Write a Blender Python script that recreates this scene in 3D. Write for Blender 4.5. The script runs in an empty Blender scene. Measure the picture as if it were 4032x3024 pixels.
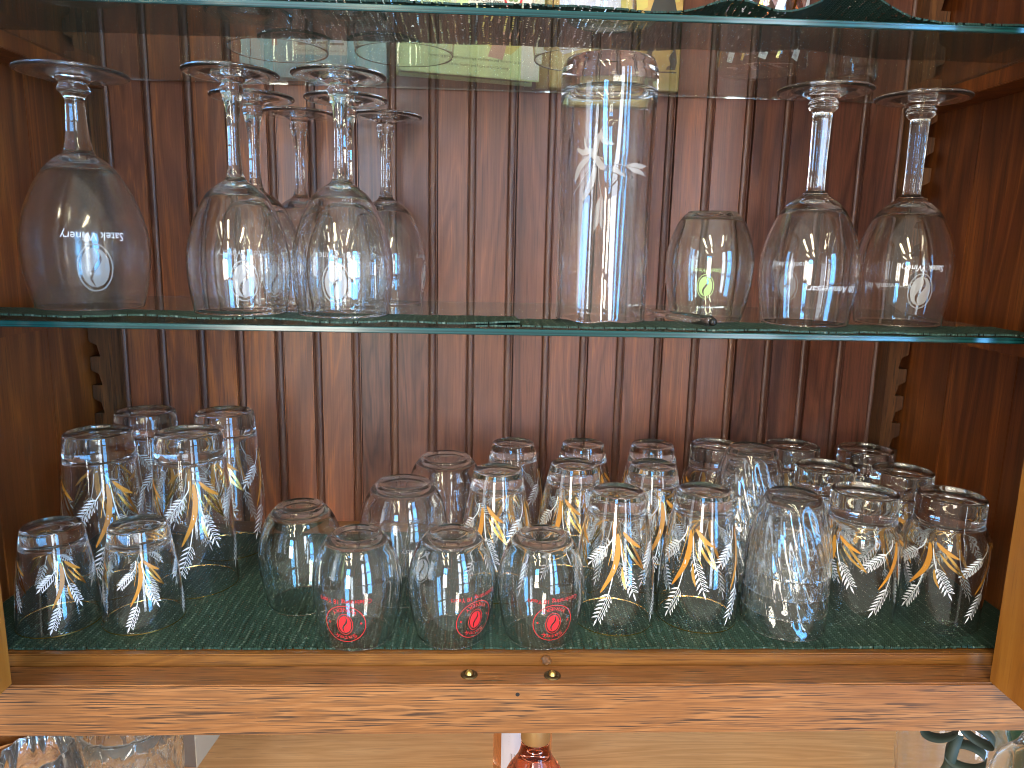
import bpy, bmesh, math, random
from mathutils import Vector, Matrix
random.seed(7)
S = bpy.context.scene
COL = S.collection
PI = math.pi

# ------------------------------------------------------------------ camera
cam_d = bpy.data.cameras.new('camera')
cam = bpy.data.objects.new('camera', cam_d); COL.objects.link(cam); S.camera = cam
PITCH, YAW, ROLL, FOC = 0.1854, 0.0432, 0.0222, 2916.7
fw = Vector((math.sin(YAW)*math.cos(PITCH), math.cos(YAW)*math.cos(PITCH), -math.sin(PITCH)))
rt = Vector((math.cos(YAW), -math.sin(YAW), 0)); up = rt.cross(fw)
rt2 = rt*math.cos(ROLL)+up*math.sin(ROLL); up2 = up*math.cos(ROLL)-rt*math.sin(ROLL)
m = Matrix((rt2, up2, -fw)).transposed().to_4x4(); cam.matrix_world = m
cam_d.sensor_fit = 'HORIZONTAL'; cam_d.sensor_width = 36; cam_d.lens = 36*FOC/4032
cam_d.clip_start = 0.02; cam_d.clip_end = 100

# ------------------------------------------------------------------ light
W = bpy.data.worlds.new('World'); S.world = W; W.use_nodes = True
wb = W.node_tree.nodes['Background']; wb.inputs[0].default_value = (1.0, 0.90, 0.78, 1); wb.inputs[1].default_value = 0.66
def lamp(name, loc, target, sx, sy, radiance, color):
    l = bpy.data.lights.new(name, 'AREA'); l.shape = 'RECTANGLE'; l.size = sx; l.size_y = sy
    l.energy = radiance*PI*sx*sy; l.color = color
    o = bpy.data.objects.new(name, l); COL.objects.link(o); o.location = loc
    d = (Vector(target)-Vector(loc)).normalized()
    o.rotation_euler = d.to_track_quat('-Z', 'Y').to_euler()
    return o
def az(deg, dist, z): return (math.sin(math.radians(deg))*dist, -math.cos(math.radians(deg))*dist, z)
T0 = (0.03, 0.6, -0.1)
SKY = (0.13, 0.48, 1.0); DAY = (0.74, 0.86, 1.0); TUBE = (1.0, 0.88, 0.58); WARM = (1.0, 0.93, 0.82)
# glazed door behind and to the right of the camera: two leaves, each of three lights
for i, a in enumerate((29, 47)):
    for k, (z, h) in enumerate(((0.60, 0.60), (-0.06, 0.60), (-0.72, 0.60))):
        lamp('window_or_fill_lamp', az(a, 2.3, z), (T0[0], T0[1], z), (0.34, 0.52)[i], h, ((17, 15, 11), (22, 22, 17))[i][k], (DAY, SKY)[i])
# sash window further left
for i, a in enumerate((-15, -21)):
    for k, z in enumerate((0.66, 0.08, -0.42)):
        lamp('window_or_fill_lamp', az(a, 3.4, z), (T0[0], T0[1], z), 0.30, 0.46, (34, 40, 24)[k], (SKY, WARM, WARM)[k])
# wide fill lamp far to the left, added for side light
lamp('window_or_fill_lamp', az(-66, 3.2, 0.2), T0, 0.7, 1.2, 5, DAY)
# four fluorescent tubes under the ceiling
for (x, y) in ((-0.45, -1.5), (-1.15, -1.5), (-0.6, -2.9), (-1.5, -2.9), (0.9, -1.6)):
    lamp('ceiling_lamp', (x, y, 1.35), (x, y, -3), 0.16, 1.1, 50, TUBE)
S.view_settings.view_transform = 'Standard'; S.view_settings.look = 'None'
S.view_settings.exposure = 0.08; S.view_settings.gamma = 1.0
cy = S.cycles
cy.max_bounces = 24; cy.transmission_bounces = 24; cy.transparent_max_bounces = 16; cy.glossy_bounces = 8; cy.diffuse_bounces = 4
cy.caustics_reflective = False; cy.caustics_refractive = True; cy.blur_glossy = 0.0
cy.sample_clamp_indirect = 20.0; cy.use_denoising = True; cy.filter_width = 1.0

# ------------------------------------------------------------------ materials
class NT:
    def __init__(s, name):
        s.m = bpy.data.materials.new(name); s.m.use_nodes = True; s.t = s.m.node_tree; s.n = s.t.nodes; s.l = s.t.links
        s.b = s.n['Principled BSDF']
    def add(s, typ, **kw):
        n = s.n.new(typ)
        for k, v in kw.items():
            if k.startswith('i_'):
                key = k[2:]; key = int(key) if key.isdigit() else key
                if isinstance(v, bpy.types.NodeSocket): s.l.new(v, n.inputs[key])
                else: n.inputs[key].default_value = v
            else: setattr(n, k, v)
        return n
    def math(s, op, a, b=None):
        n = s.n.new('ShaderNodeMath'); n.operation = op
        for i, v in enumerate((a, b)):
            if v is None: continue
            if isinstance(v, bpy.types.NodeSocket): s.l.new(v, n.inputs[i])
            else: n.inputs[i].default_value = v
        return n.outputs[0]
    def mix(s, fac, a, b, blend='MIX'):
        n = s.n.new('ShaderNodeMix'); n.data_type = 'RGBA'; n.blend_type = blend
        for i, v in ((0, fac), (6, a), (7, b)):
            if isinstance(v, bpy.types.NodeSocket): s.l.new(v, n.inputs[i])
            else: n.inputs[i].default_value = (*v, 1) if isinstance(v, tuple) and len(v) == 3 else v
        return n.outputs[2]
    def ramp(s, fac, stops):
        n = s.n.new('ShaderNodeValToRGB'); e = n.color_ramp.elements
        while len(e) < len(stops): e.new(0.5)
        for el, (p, c) in zip(e, stops): el.position = p; el.color = (*c, 1)
        s.l.new(fac, n.inputs[0]); return n.outputs[0]
    def noise(s, vec, scale, detail=4, rough=0.55, dist=0.0):
        n = s.add('ShaderNodeTexNoise'); n.inputs['Scale'].default_value = scale; n.inputs['Detail'].default_value = detail
        n.inputs['Roughness'].default_value = rough; n.inputs['Distortion'].default_value = dist
        s.l.new(vec, n.inputs['Vector']); return n.outputs[0]
    def setb(s, **kw):
        for k, v in kw.items():
            key = k.replace('_', ' ')
            if isinstance(v, bpy.types.NodeSocket): s.l.new(v, s.b.inputs[key])
            elif isinstance(v, tuple) and len(v) == 3: s.b.inputs[key].default_value = (*v, 1)
            else: s.b.inputs[key].default_value = v
    def coord(s, scale, rnd=True):
        tc = s.add('ShaderNodeTexCoord'); v = tc.outputs['Object']
        if rnd:
            oi = s.add('ShaderNodeObjectInfo'); off = s.math('MULTIPLY', oi.outputs['Random'], 37.0)
            cx = s.add('ShaderNodeCombineXYZ', i_0=off, i_1=off, i_2=off)
            va = s.add('ShaderNodeVectorMath', operation='ADD', i_0=v, i_1=cx.outputs[0]); v = va.outputs[0]
        mp = s.add('ShaderNodeMapping'); mp.inputs['Scale'].default_value = scale; s.l.new(v, mp.inputs['Vector'])
        return mp.outputs[0]
    def bump(s, h, strength, dist=0.001):
        b = s.add('ShaderNodeBump'); b.inputs['Strength'].default_value = strength; b.inputs['Distance'].default_value = dist
        s.l.new(h, b.inputs['Height']); s.l.new(b.outputs[0], s.b.inputs['Normal'])

def wood(name, stops, along=2, pores=0.5, pt=(0.30, 0.40), gs=260, ps=620, rough=0.28, coat=0.5, fig=1.0, hue=0.0, porecol=(0.03, 0.012, 0.008), fine=1.0, rings=7.0, ringamt=0.26):
    t = NT(name)
    def sc(a, c):
        v = [c, c, c]; v[along] = a; return tuple(v)
    vfig = t.coord(sc(2.2*fig, 22*fig)); vgr = t.coord(sc(9, gs)); vp = t.coord(sc(26, ps)); vlow = t.coord(sc(1.3, 9))
    n1 = t.noise(vfig, 1.0, 3, 0.5, 1.1)
    ring = t.math('FRACT', t.math('MULTIPLY', n1, rings))
    ring = t.math('ABSOLUTE', t.math('SUBTRACT', ring, 0.5)); ring = t.math('MULTIPLY', ring, 2.0)
    n2 = t.noise(vgr, 1.0, 4, 0.6, 0.3)
    n3 = t.noise(vlow, 1.0, 3, 0.5, 0.6)
    f = t.math('ADD', t.math('MULTIPLY', ring, ringamt), t.math('ADD', t.math('MULTIPLY', n2, 0.42*fine), t.math('MULTIPLY', n3, 0.62)))
    f = t.math('SUBTRACT', f, 0.16+0.21*(fine-1))
    if hue:
        oi = t.add('ShaderNodeObjectInfo'); f = t.math('ADD', f, t.math('MULTIPLY', t.math('SUBTRACT', oi.outputs['Random'], 0.5), hue))
    col = t.ramp(f, stops)
    p = t.noise(vp, 1.0, 2, 0.5, 0.2)
    pm = t.ramp(p, [(pt[0], (1, 1, 1)), (pt[1], (0, 0, 0))])
    ringm = t.ramp(ring, [(0.15, (0.4, 0.4, 0.4)), (0.7, (1, 1, 1))])
    pf = t.math('MULTIPLY', t.math('MULTIPLY', pm, ringm), pores)
    col = t.mix(pf, col, porecol)
    t.setb(Base_Color=col, Roughness=rough, Coat_Weight=coat, Coat_Roughness=0.30, Coat_IOR=1.45)
    t.b.inputs['Specular IOR Level'].default_value = 0.4
    t.bump(t.math('ADD', t.math('MULTIPLY', p, 0.6), n2), 0.12, 0.0006)
    return t.m

M = {}
M['plank'] = wood('stained_plank_wood', [(0.08, (0.048, 0.012, 0.006)), (0.36, (0.140, 0.043, 0.021)), (0.58, (0.212, 0.068, 0.030)), (0.80, (0.41, 0.120, 0.028))], 2, 0.5, (0.33, 0.43), 620, 1500, 0.42, 0.36, hue=0.40, fine=1.1, porecol=(0.035, 0.010, 0.007), ringamt=0.24)
M['bead'] = wood('dark_stained_bead_wood', [(0.2, (0.060, 0.020, 0.011)), (0.5, (0.12, 0.046, 0.025)), (0.8, (0.18, 0.075, 0.038))], 2, 0.3, (0.30, 0.42), 260, 620, 0.42, 0.12)
M['side'] = wood('side_panel_wood', [(0.10, (0.036, 0.008, 0.002)), (0.38, (0.110, 0.026, 0.005)), (0.62, (0.195, 0.050, 0.008)), (0.86, (0.33, 0.100, 0.015))], 2, 0.5, (0.32, 0.44), 320, 900, 0.42, 0.2, fig=0.6, hue=0.2, fine=1.1, ringamt=0.32)
M['oak'] = wood('oak_rail_wood', [(0.10, (0.155, 0.054, 0.014)), (0.40, (0.290, 0.112, 0.032)), (0.62, (0.370, 0.153, 0.049)), (0.9, (0.46, 0.218, 0.080))], 0, 1.0, (0.43, 0.50), 1300, 1800, 0.38, 0.25, porecol=(0.062, 0.028, 0.014), fig=0.62, rings=15.0, ringamt=0.28, fine=1.2)
M['ledge'] = wood('inner_trim_wood', [(0.15, (0.115, 0.040, 0.008)), (0.45, (0.20, 0.075, 0.014)), (0.65, (0.26, 0.105, 0.021)), (0.9, (0.33, 0.145, 0.034))], 0, 0.7, (0.36, 0.47), 900, 1600, 0.36, 0.25, porecol=(0.06, 0.022, 0.006), rings=10.0, fine=1.2)
M['door'] = wood('door_stile_wood', [(0.15, (0.22, 0.075, 0.011)), (0.45, (0.33, 0.13, 0.019)), (0.7, (0.39, 0.17, 0.029)), (0.9, (0.45, 0.21, 0.046))], 2, 0.25, (0.3, 0.42), 260, 620, 0.42, 0.2, fig=0.6)
M['strip'] = wood('ratchet_strip_wood', [(0.15, (0.045, 0.015, 0.005)), (0.45, (0.105, 0.038, 0.010)), (0.65, (0.17, 0.064, 0.017)), (0.9, (0.24, 0.10, 0.030))], 2, 0.85, (0.36, 0.47), 260, 620, 0.5, 0.1, porecol=(0.02, 0.008, 0.003))
M['counter'] = wood('counter_wood', [(0.15, (0.42, 0.19, 0.060)), (0.45, (0.57, 0.285, 0.098)), (0.65, (0.66, 0.35, 0.14)), (0.9, (0.74, 0.43, 0.19))], 0, 0.35, (0.3, 0.42), 260, 620, 0.30, 0.15, porecol=(0.25, 0.11, 0.04))

def glass(name, col=(1, 1, 1), rough=0.0, ior=1.5, bumpy=0.0):
    t = NT(name)
    t.setb(Base_Color=col, Roughness=rough, IOR=ior, Transmission_Weight=1.0)
    if bumpy:
        v = t.coord((60, 60, 14)); t.bump(t.noise(v, 1.0, 2, 0.5), bumpy, 0.001)
    return t.m
M['glass'] = glass('clear_glass', (0.985, 0.99, 0.985))
M['wavy'] = glass('clear_wavy_glass', (0.98, 0.985, 0.98), 0.0, 1.5, 0.25)
M['swirl'] = glass('clear_swirled_glass', (0.985, 0.992, 0.985))
M['greenglass'] = glass('faint_green_glass', (0.93, 0.97, 0.945))
M['shelf'] = glass('float_glass', (0.82, 0.91, 0.875), 0.0, 1.5)
M['teal'] = glass('teal_glass', (0.10, 0.42, 0.46), 0.05)
M['rose'] = glass('rose_wine_glass', (0.80, 0.30, 0.20), 0.0, 1.4)
M['amber'] = glass('amber_wine_glass', (0.92, 0.52, 0.30), 0.0, 1.4)
def veil(name, g, col, fac):
    nt = g.node_tree; b = nt.nodes['Principled BSDF']; out = nt.nodes['Material Output']
    d = nt.nodes.new('ShaderNodeBsdfDiffuse'); d.inputs[0].default_value = (*col, 1)
    tr = nt.nodes.new('ShaderNodeBsdfTranslucent'); tr.inputs[0].default_value = (*col, 1)
    a = nt.nodes.new('ShaderNodeMixShader'); nt.links.new(d.outputs[0], a.inputs[1]); nt.links.new(tr.outputs[0], a.inputs[2])
    m_ = nt.nodes.new('ShaderNodeMixShader'); m_.inputs[0].default_value = fac
    nt.links.new(b.outputs[0], m_.inputs[1]); nt.links.new(a.outputs[0], m_.inputs[2]); nt.links.new(m_.outputs[0], out.inputs[0]); return g
veil('dust', M['shelf'], (0.42, 0.46, 0.40), 0.075)
veil('film_and_lift', M['glass'], (0.8, 0.8, 0.78), 0.009); veil('film_and_lift', M['greenglass'], (0.75, 0.8, 0.77), 0.007); veil('film_and_lift', M['wavy'], (0.8, 0.82, 0.8), 0.028); veil('film_and_lift', M['swirl'], (0.8, 0.83, 0.8), 0.016)  # wash film on the glass, its pale haze also lifting dark refractions
M['frost'] = veil('frost', glass('frosted_glass', (0.98, 0.975, 0.96), 0.10), (0.76, 0.71, 0.65), 0.030)
# polished shelf edge
t = NT('green_glass_edge'); v = t.coord((3, 200, 900), False); n = t.noise(v, 1.0, 2, 0.5)
t.setb(Base_Color=t.ramp(n, [(0.35, (0.003, 0.028, 0.029)), (0.65, (0.009, 0.078, 0.080))]), Roughness=0.20, Specular_IOR_Level=0.5, Coat_Weight=0.3, Coat_Roughness=0.08); M['edge'] = t.m
def plain(name, col, rough=0.5, metal=0.0, **kw):
    t = NT(name); v = t.coord((40, 40, 40)); n = t.noise(v, 1.0, 3)
    c = t.mix(t.math('MULTIPLY', n, 0.35), col, tuple(x*0.72 for x in col))
    t.setb(Base_Color=c, Roughness=rough, Metallic=metal, **kw); return t.m
M['white'] = plain('white_print', (0.82, 0.83, 0.84), 0.45)
M['etch'] = plain('etched_print', (0.70, 0.69, 0.67), 0.6)
nt = M['etch'].node_tree; mx = nt.nodes.new('ShaderNodeMixShader'); tr = nt.nodes.new('ShaderNodeBsdfTransparent'); mx.inputs[0].default_value = 0.62
nt.links.new(nt.nodes['Principled BSDF'].outputs[0], mx.inputs[1]); nt.links.new(tr.outputs[0], mx.inputs[2]); nt.links.new(mx.outputs[0], nt.nodes['Material Output'].inputs[0])
M['goldleaf'] = plain('ochre_print', (0.56, 0.245, 0.028), 0.35)
M['goldshine'] = plain('gilt_print', (0.85, 0.55, 0.18), 0.22, 1.0)
M['green'] = plain('lime_print', (0.42, 0.58, 0.20), 0.45)
M['red'] = plain('red_print', (0.72, 0.025, 0.03), 0.4)
M['brass'] = plain('brass', (0.62, 0.44, 0.14), 0.28, 1.0)
M['darkbrass'] = plain('aged_brass', (0.16, 0.11, 0.05), 0.45, 1.0)
M['steel'] = plain('dark_ball', (0.05, 0.05, 0.05), 0.12, 0.8)
M['black'] = plain('hole_shade', (0.012, 0.008, 0.006), 0.8)  # black that stands in for the shade inside the screw hole
M['capgold'] = plain('gold_foil', (0.60, 0.47, 0.26), 0.32, 0.9)
M['paper'] = plain('label_paper', (0.58, 0.61, 0.67), 0.6)
M['ink'] = plain('printing_ink', (0.06, 0.05, 0.045), 0.6)
M['inkgrey'] = plain('grey_ink', (0.28, 0.27, 0.26), 0.6)
M['card'] = plain('cream_card', (0.60, 0.50, 0.36), 0.7)
M['brownbox'] = plain('brown_card', (0.20, 0.14, 0.10), 0.7)
M['basket'] = wood('basket_splint_wood', [(0.2, (0.20, 0.08, 0.025)), (0.5, (0.36, 0.16, 0.055)), (0.8, (0.50, 0.25, 0.09))], 0, 0.3, rough=0.5, coat=0.1)
M['ribbon'] = plain('green_ribbon', (0.028, 0.044, 0.030), 0.6)
M['tealcover'] = plain('teal_book_cover', (0.30, 0.50, 0.51), 0.5)
M['cream'] = plain('cream_paper', (0.80, 0.73, 0.58), 0.6)
M['sepia'] = plain('sepia_ink', (0.30, 0.22, 0.16), 0.7)
M['rust'] = plain('rust_ink', (0.42, 0.22, 0.16), 0.7)
M['limecover'] = plain('pale_green_cover', (0.66, 0.74, 0.32), 0.5)
M['yellowink'] = plain('yellow_ink', (0.70, 0.56, 0.14), 0.6)
M['blueink'] = plain('blue_ink', (0.33, 0.40, 0.46), 0.6)
M['pinkink'] = plain('pink_ink', (0.62, 0.34, 0.25), 0.6)
M['olive'] = plain('olive_ink', (0.27, 0.34, 0.12), 0.6)
M['pages'] = plain('page_edges', (0.42, 0.36, 0.26), 0.8)
M['goldspine'] = plain('gold_spine', (0.60, 0.41, 0.12), 0.4)
M['lilac'] = plain('lilac_paper', (0.72, 0.69, 0.74), 0.6)
M['gluey'] = glass('glue', (0.85, 0.8, 0.72), 0.35)
M['shadowfig'] = plain('charcoal_ink', (0.055, 0.05, 0.045), 0.7)
t = NT('mottled_cover'); v = t.coord((14, 14, 14)); n = t.noise(v, 1.0, 5, 0.65)
t.setb(Base_Color=t.ramp(n, [(0.3, (0.38, 0.19, 0.06)), (0.5, (0.58, 0.36, 0.10)), (0.7, (0.72, 0.58, 0.24))]), Roughness=0.5); M['mottled'] = t.m

# woven liner: rows of knots with open holes
def liner_mat(name, c0, c1, spot, px, py, rowp, hx, hy, hrow):
    """px, py: cell pitch; every rowp-th column is an open ladder of holes"""
    t = NT(name); tc = t.add('ShaderNodeTexCoord'); sp = t.add('ShaderNodeSeparateXYZ', i_0=tc.outputs['Object'])
    wob = t.noise(t.coord((38, 38, 38), False), 1.0, 2)
    x = t.math('ADD', t.math('DIVIDE', sp.outputs[0], px), t.math('MULTIPLY', wob, 2.5)); y = t.math('ADD', t.math('DIVIDE', sp.outputs[1], py), t.math('MULTIPLY', wob, 2.0))
    cx = t.math('FLOOR', x); y = t.math('ADD', y, t.math('MULTIPLY', t.math('MODULO', cx, 2.0), 0.5)); ry = t.math('FLOOR', y)
    fx = t.math('ABSOLUTE', t.math('SUBTRACT', t.math('FRACT', x), 0.5)); fy = t.math('ABSOLUTE', t.math('SUBTRACT', t.math('FRACT', y), 0.5))
    wn = t.add('ShaderNodeTexWhiteNoise', noise_dimensions='2D'); cv = t.add('ShaderNodeCombineXYZ', i_0=cx, i_1=ry); t.l.new(cv.outputs[0], wn.inputs['Vector'])
    inh = t.math('MULTIPLY', t.math('LESS_THAN', fx, hx), t.math('LESS_THAN', fy, hy))
    lad = t.math('LESS_THAN', t.math('ABSOLUTE', t.math('MODULO', cx, rowp)), 0.5)
    few = t.math('GREATER_THAN', wn.outputs['Value'], hrow)
    hm = t.math('MULTIPLY', inh, t.math('MAXIMUM', t.math('MULTIPLY', lad, t.math('GREATER_THAN', wn.outputs['Value'], 0.3)), few))
    big = t.noise(t.coord((45, 45, 45), False), 1.0, 3)
    col = t.mix(big, c0, c1)
    knot = t.math('MULTIPLY', t.math('LESS_THAN', t.math('MAXIMUM', fx, fy), 0.30), t.math('LESS_THAN', t.math('ABSOLUTE', t.math('SUBTRACT', t.math('MODULO', t.math('ADD', cx, 1.0), 3.0), 0.0)), 0.5))
    col = t.mix(t.math('MULTIPLY', knot, t.math('MULTIPLY', wn.outputs['Value'], 0.62)), col, spot)
    hgt = t.math('ADD', fx, fy)
    col = t.mix(t.math('MULTIPLY', t.math('GREATER_THAN', hgt, 0.62), 0.6), col, tuple(q*0.35 for q in c0))
    t.setb(Base_Color=col, Roughness=0.6, Specular_IOR_Level=0.3)
    t.bump(t.math('SUBTRACT', 1.0, hgt), 0.5, 0.0010)
    tr = t.add('ShaderNodeBsdfTransparent'); mx = t.add('ShaderNodeMixShader'); out = t.n['Material Output']
    t.l.new(hm, mx.inputs[0]); t.l.new(t.b.outputs[0], mx.inputs[1]); t.l.new(tr.outputs[0], mx.inputs[2]); t.l.new(mx.outputs[0], out.inputs[0])
    return t.m
M['liner'] = liner_mat('woven_green_liner', (0.018, 0.050, 0.036), (0.040, 0.092, 0.068), (0.26, 0.33, 0.28), 0.0025, 0.0030, 3.0, 0.24, 0.30, 0.80)
M['linertop'] = liner_mat('woven_green_liner_open', (0.008, 0.034, 0.027), (0.016, 0.056, 0.044), (0.05, 0.10, 0.08), 0.0017, 0.0023, 3.0, 0.42, 0.38, 0.93)

# ------------------------------------------------------------------ helpers
def mesh_obj(name, verts, faces, mat, parent=None, smooth=False, normals=None):
    me = bpy.data.meshes.new(name); me.from_pydata(verts, [], faces)
    if smooth: me.polygons.foreach_set('use_smooth', [True]*len(me.polygons))
    me.update()
    if normals is not None: me.normals_split_custom_set_from_vertices(normals)
    me.materials.append(mat)
    o = bpy.data.objects.new(name, me); COL.objects.link(o)
    if parent: o.parent = parent
    return o
def tag(o, label=None, cat=None, group=None, kind=None):
    for k, v in (('label', label), ('category', cat), ('group', group), ('kind', kind)):
        if v: o[k] = v
    return o
def thing(name, label, cat, loc=(0, 0, 0), rz=0.0, group=None):
    o = bpy.data.objects.new(name, None); COL.objects.link(o); o.location = loc; o.rotation_euler = (0, 0, rz); o.empty_display_size = 0.01
    return tag(o, label, cat, group)
def copy_tree(src, loc, rz, label):
    r = src.copy(); COL.objects.link(r); r.location = loc; r.rotation_euler = (0, 0, rz); r['label'] = label
    for ch in src.children:
        c = ch.copy(); COL.objects.link(c); c.parent = r
        for g in ch.children:
            d = g.copy(); COL.objects.link(d); d.parent = c
    return r
class MB:
    def __init__(s): s.v = []; s.f = []
    def box(s, x0, x1, y0, y1, z0, z1, bev=0.0):
        bm = bmesh.new(); bmesh.ops.create_cube(bm, size=1.0)
        for v in bm.verts: v.co = Vector(((x0+x1)/2+v.co.x*(x1-x0), (y0+y1)/2+v.co.y*(y1-y0), (z0+z1)/2+v.co.z*(z1-z0)))
        if bev: bmesh.ops.bevel(bm, geom=bm.edges[:]+bm.verts[:], offset=bev, segments=2, affect='EDGES')
        s.bm(bm); return s
    def bm(s, bm):
        bm.verts.index_update(); b = len(s.v); s.v += [tuple(v.co) for v in bm.verts]; s.f += [tuple(b+v.index for v in f.verts) for f in bm.faces]; bm.free()
    def grid(s, rows):
        b = len(s.v); n = len(rows[0])
        for r in rows: s.v += [tuple(p) for p in r]
        for i in range(len(rows)-1):
            for j in range(n-1): a = b+i*n+j; s.f.append((a, a+1, a+n+1, a+n))
        return s
    def prism(s, poly, axis, a, b):
        """poly: list of 2-D points in the other two axes, extruded along axis from a to b"""
        def P(p, t):
            return (t, p[0], p[1]) if axis == 0 else ((p[0], t, p[1]) if axis == 1 else (p[0], p[1], t))
        bm = bmesh.new(); A = [bm.verts.new(P(p, a)) for p in poly]; B = [bm.verts.new(P(p, b)) for p in poly]; n = len(poly)
        bm.faces.new(A); bm.faces.new(B[::-1])
        for i in range(n): bm.faces.new((A[i], A[(i+1) % n], B[(i+1) % n], B[i]))
        bmesh.ops.recalc_face_normals(bm, faces=bm.faces[:]); s.bm(bm); return s
    def build(s, name, mat, parent=None, smooth=False): return mesh_obj(name, s.v, s.f, mat, parent, smooth)

def spline(pts, n=6):
    out = []
    for i in range(len(pts)-1):
        p0 = pts[max(i-1, 0)]; p1 = pts[i]; p2 = pts[i+1]; p3 = pts[min(i+2, len(pts)-1)]
        for k in range(n):
            t = k/n
            out.append(tuple(0.5*(2*b+(c-a)*t+(2*a-5*b+4*c-d)*t*t+(3*b-a-3*c+d)*t**3) for a, b, c, d in zip(p0, p1, p2, p3)))
    out.append(tuple(pts[-1])); return out
def lathe_parts(prof, segs, mod=None, twist=None):
    """prof: [(r, h, tag)] in mm, closed on the axis at both ends -> {tag: (verts, faces, normals)} in metres"""
    bm = bmesh.new(); rings = []
    for (r, h, tg) in prof:
        if r < 1e-4: rings.append([bm.verts.new((0, 0, h/1000))])
        else:
            ring = []
            for k in range(segs):
                ph = 2*PI*k/segs; rr = mod(r, h, ph, tg) if mod else r
                hh = h
                if isinstance(rr, tuple): rr, hh = rr
                ring.append(bm.verts.new((rr*math.cos(ph)/1000, rr*math.sin(ph)/1000, hh/1000)))
            rings.append(ring)
    tags = []
    for i in range(len(rings)-1):
        A, B = rings[i], rings[i+1]; tg = prof[i][2]
        for k in range(segs):
            k2 = (k+1) % segs
            if len(A) == 1 and len(B) == 1: continue
            if len(A) == 1: bm.faces.new((A[0], B[k], B[k2]))
            elif len(B) == 1: bm.faces.new((A[k], B[0], A[k2]))
            else: bm.faces.new((A[k], B[k], B[k2], A[k2]))
            tags.append(tg)
    bm.faces.ensure_lookup_table()
    for f, tg in zip(bm.faces, tags): f.smooth = True
    bmesh.ops.recalc_face_normals(bm, faces=bm.faces[:]); bm.normal_update(); bm.verts.index_update()
    out = {}
    for f, tg in zip(bm.faces, tags):
        d = out.setdefault(tg, ({}, [], [], []))
        idx = []
        for v in f.verts:
            if v.index not in d[0]: d[0][v.index] = len(d[1]); d[1].append(tuple(v.co)); d[3].append(tuple(v.normal))
            idx.append(d[0][v.index])
        d[2].append(idx)
    bm.free()
    return {k: (d[1], d[2], d[3]) for k, d in out.items()}
def radius_fn(pts):
    pts = sorted((h, r) for r, h in pts)
    def f(h):
        if h <= pts[0][0]: return pts[0][1]
        for (h0, r0), (h1, r1) in zip(pts, pts[1:]):
            if h <= h1: return r0+(r1-r0)*(h-h0)/max(h1-h0, 1e-9)
        return pts[-1][1]
    return f
def lathe_thing(root, prof, mats, segs=64, mod=None):
    for tg, (v, f, n) in lathe_parts(prof, segs, mod).items():
        mesh_obj(tg, v, f, mats if isinstance(mats, bpy.types.Material) else mats[tg], root, True, n)

# cup, mouth down: outer control points run from the base edge to the mouth
def cup_profile(H, outer, wall, bt, wall_base=None, n=5, tags=('body', 'base'), dish=1.2):
    os_ = spline(outer, n); rf = radius_fn(os_); wb_ = wall_base or wall
    Rb = outer[0][0]; prof = []
    prof += [(0, H-dish, tags[1]), (Rb*0.45, H-dish*0.9, tags[1]), (Rb*0.78, H-dish*0.5, tags[1]), (Rb-3.6, H-0.22, tags[1]), (Rb-2.6, H-0.06, tags[1]), (Rb-1.6, H, tags[1]), (Rb-0.6, H-0.45, tags[1]), (Rb-0.12, H-1.0, tags[1])]
    split = H-max(bt, 3.0)
    for r, h in os_:
        if h > 3.2: prof.append((r, h, tags[1] if h > split else tags[0]))
    R0 = rf(0); prof += [(rf(2.6), 2.6, tags[0]), (rf(1.1), 1.1, tags[0])]
    prof += [(R0-0.1, 0.45, tags[0]), (R0-wall*0.28, 0.06, tags[0]), (R0-wall*0.72, 0.06, tags[0]), (R0-wall+0.1, 0.45, tags[0])]
    prof += [(R0-wall, 1.1, tags[0]), (rf(2.6)-wall, 2.6, tags[0])]
    hb = H-bt; k = 16
    for i in range(1, k+1):
        h = 0.8+(hb-4.5-0.8)*i/k; w = wall+(wb_-wall)*(i/k)**3
        prof.append((rf(h)-w, h, tags[0]))
    ri = rf(hb-4.5)-wb_
    prof += [(ri-0.7, hb-2.6, tags[0]), (ri-2.4, hb-0.9, tags[0]), (ri*0.72, hb-0.1, tags[0]), (ri*0.35, hb+0.3, tags[0]), (0, hb+0.4, tags[0])]
    return prof, rf

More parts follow.
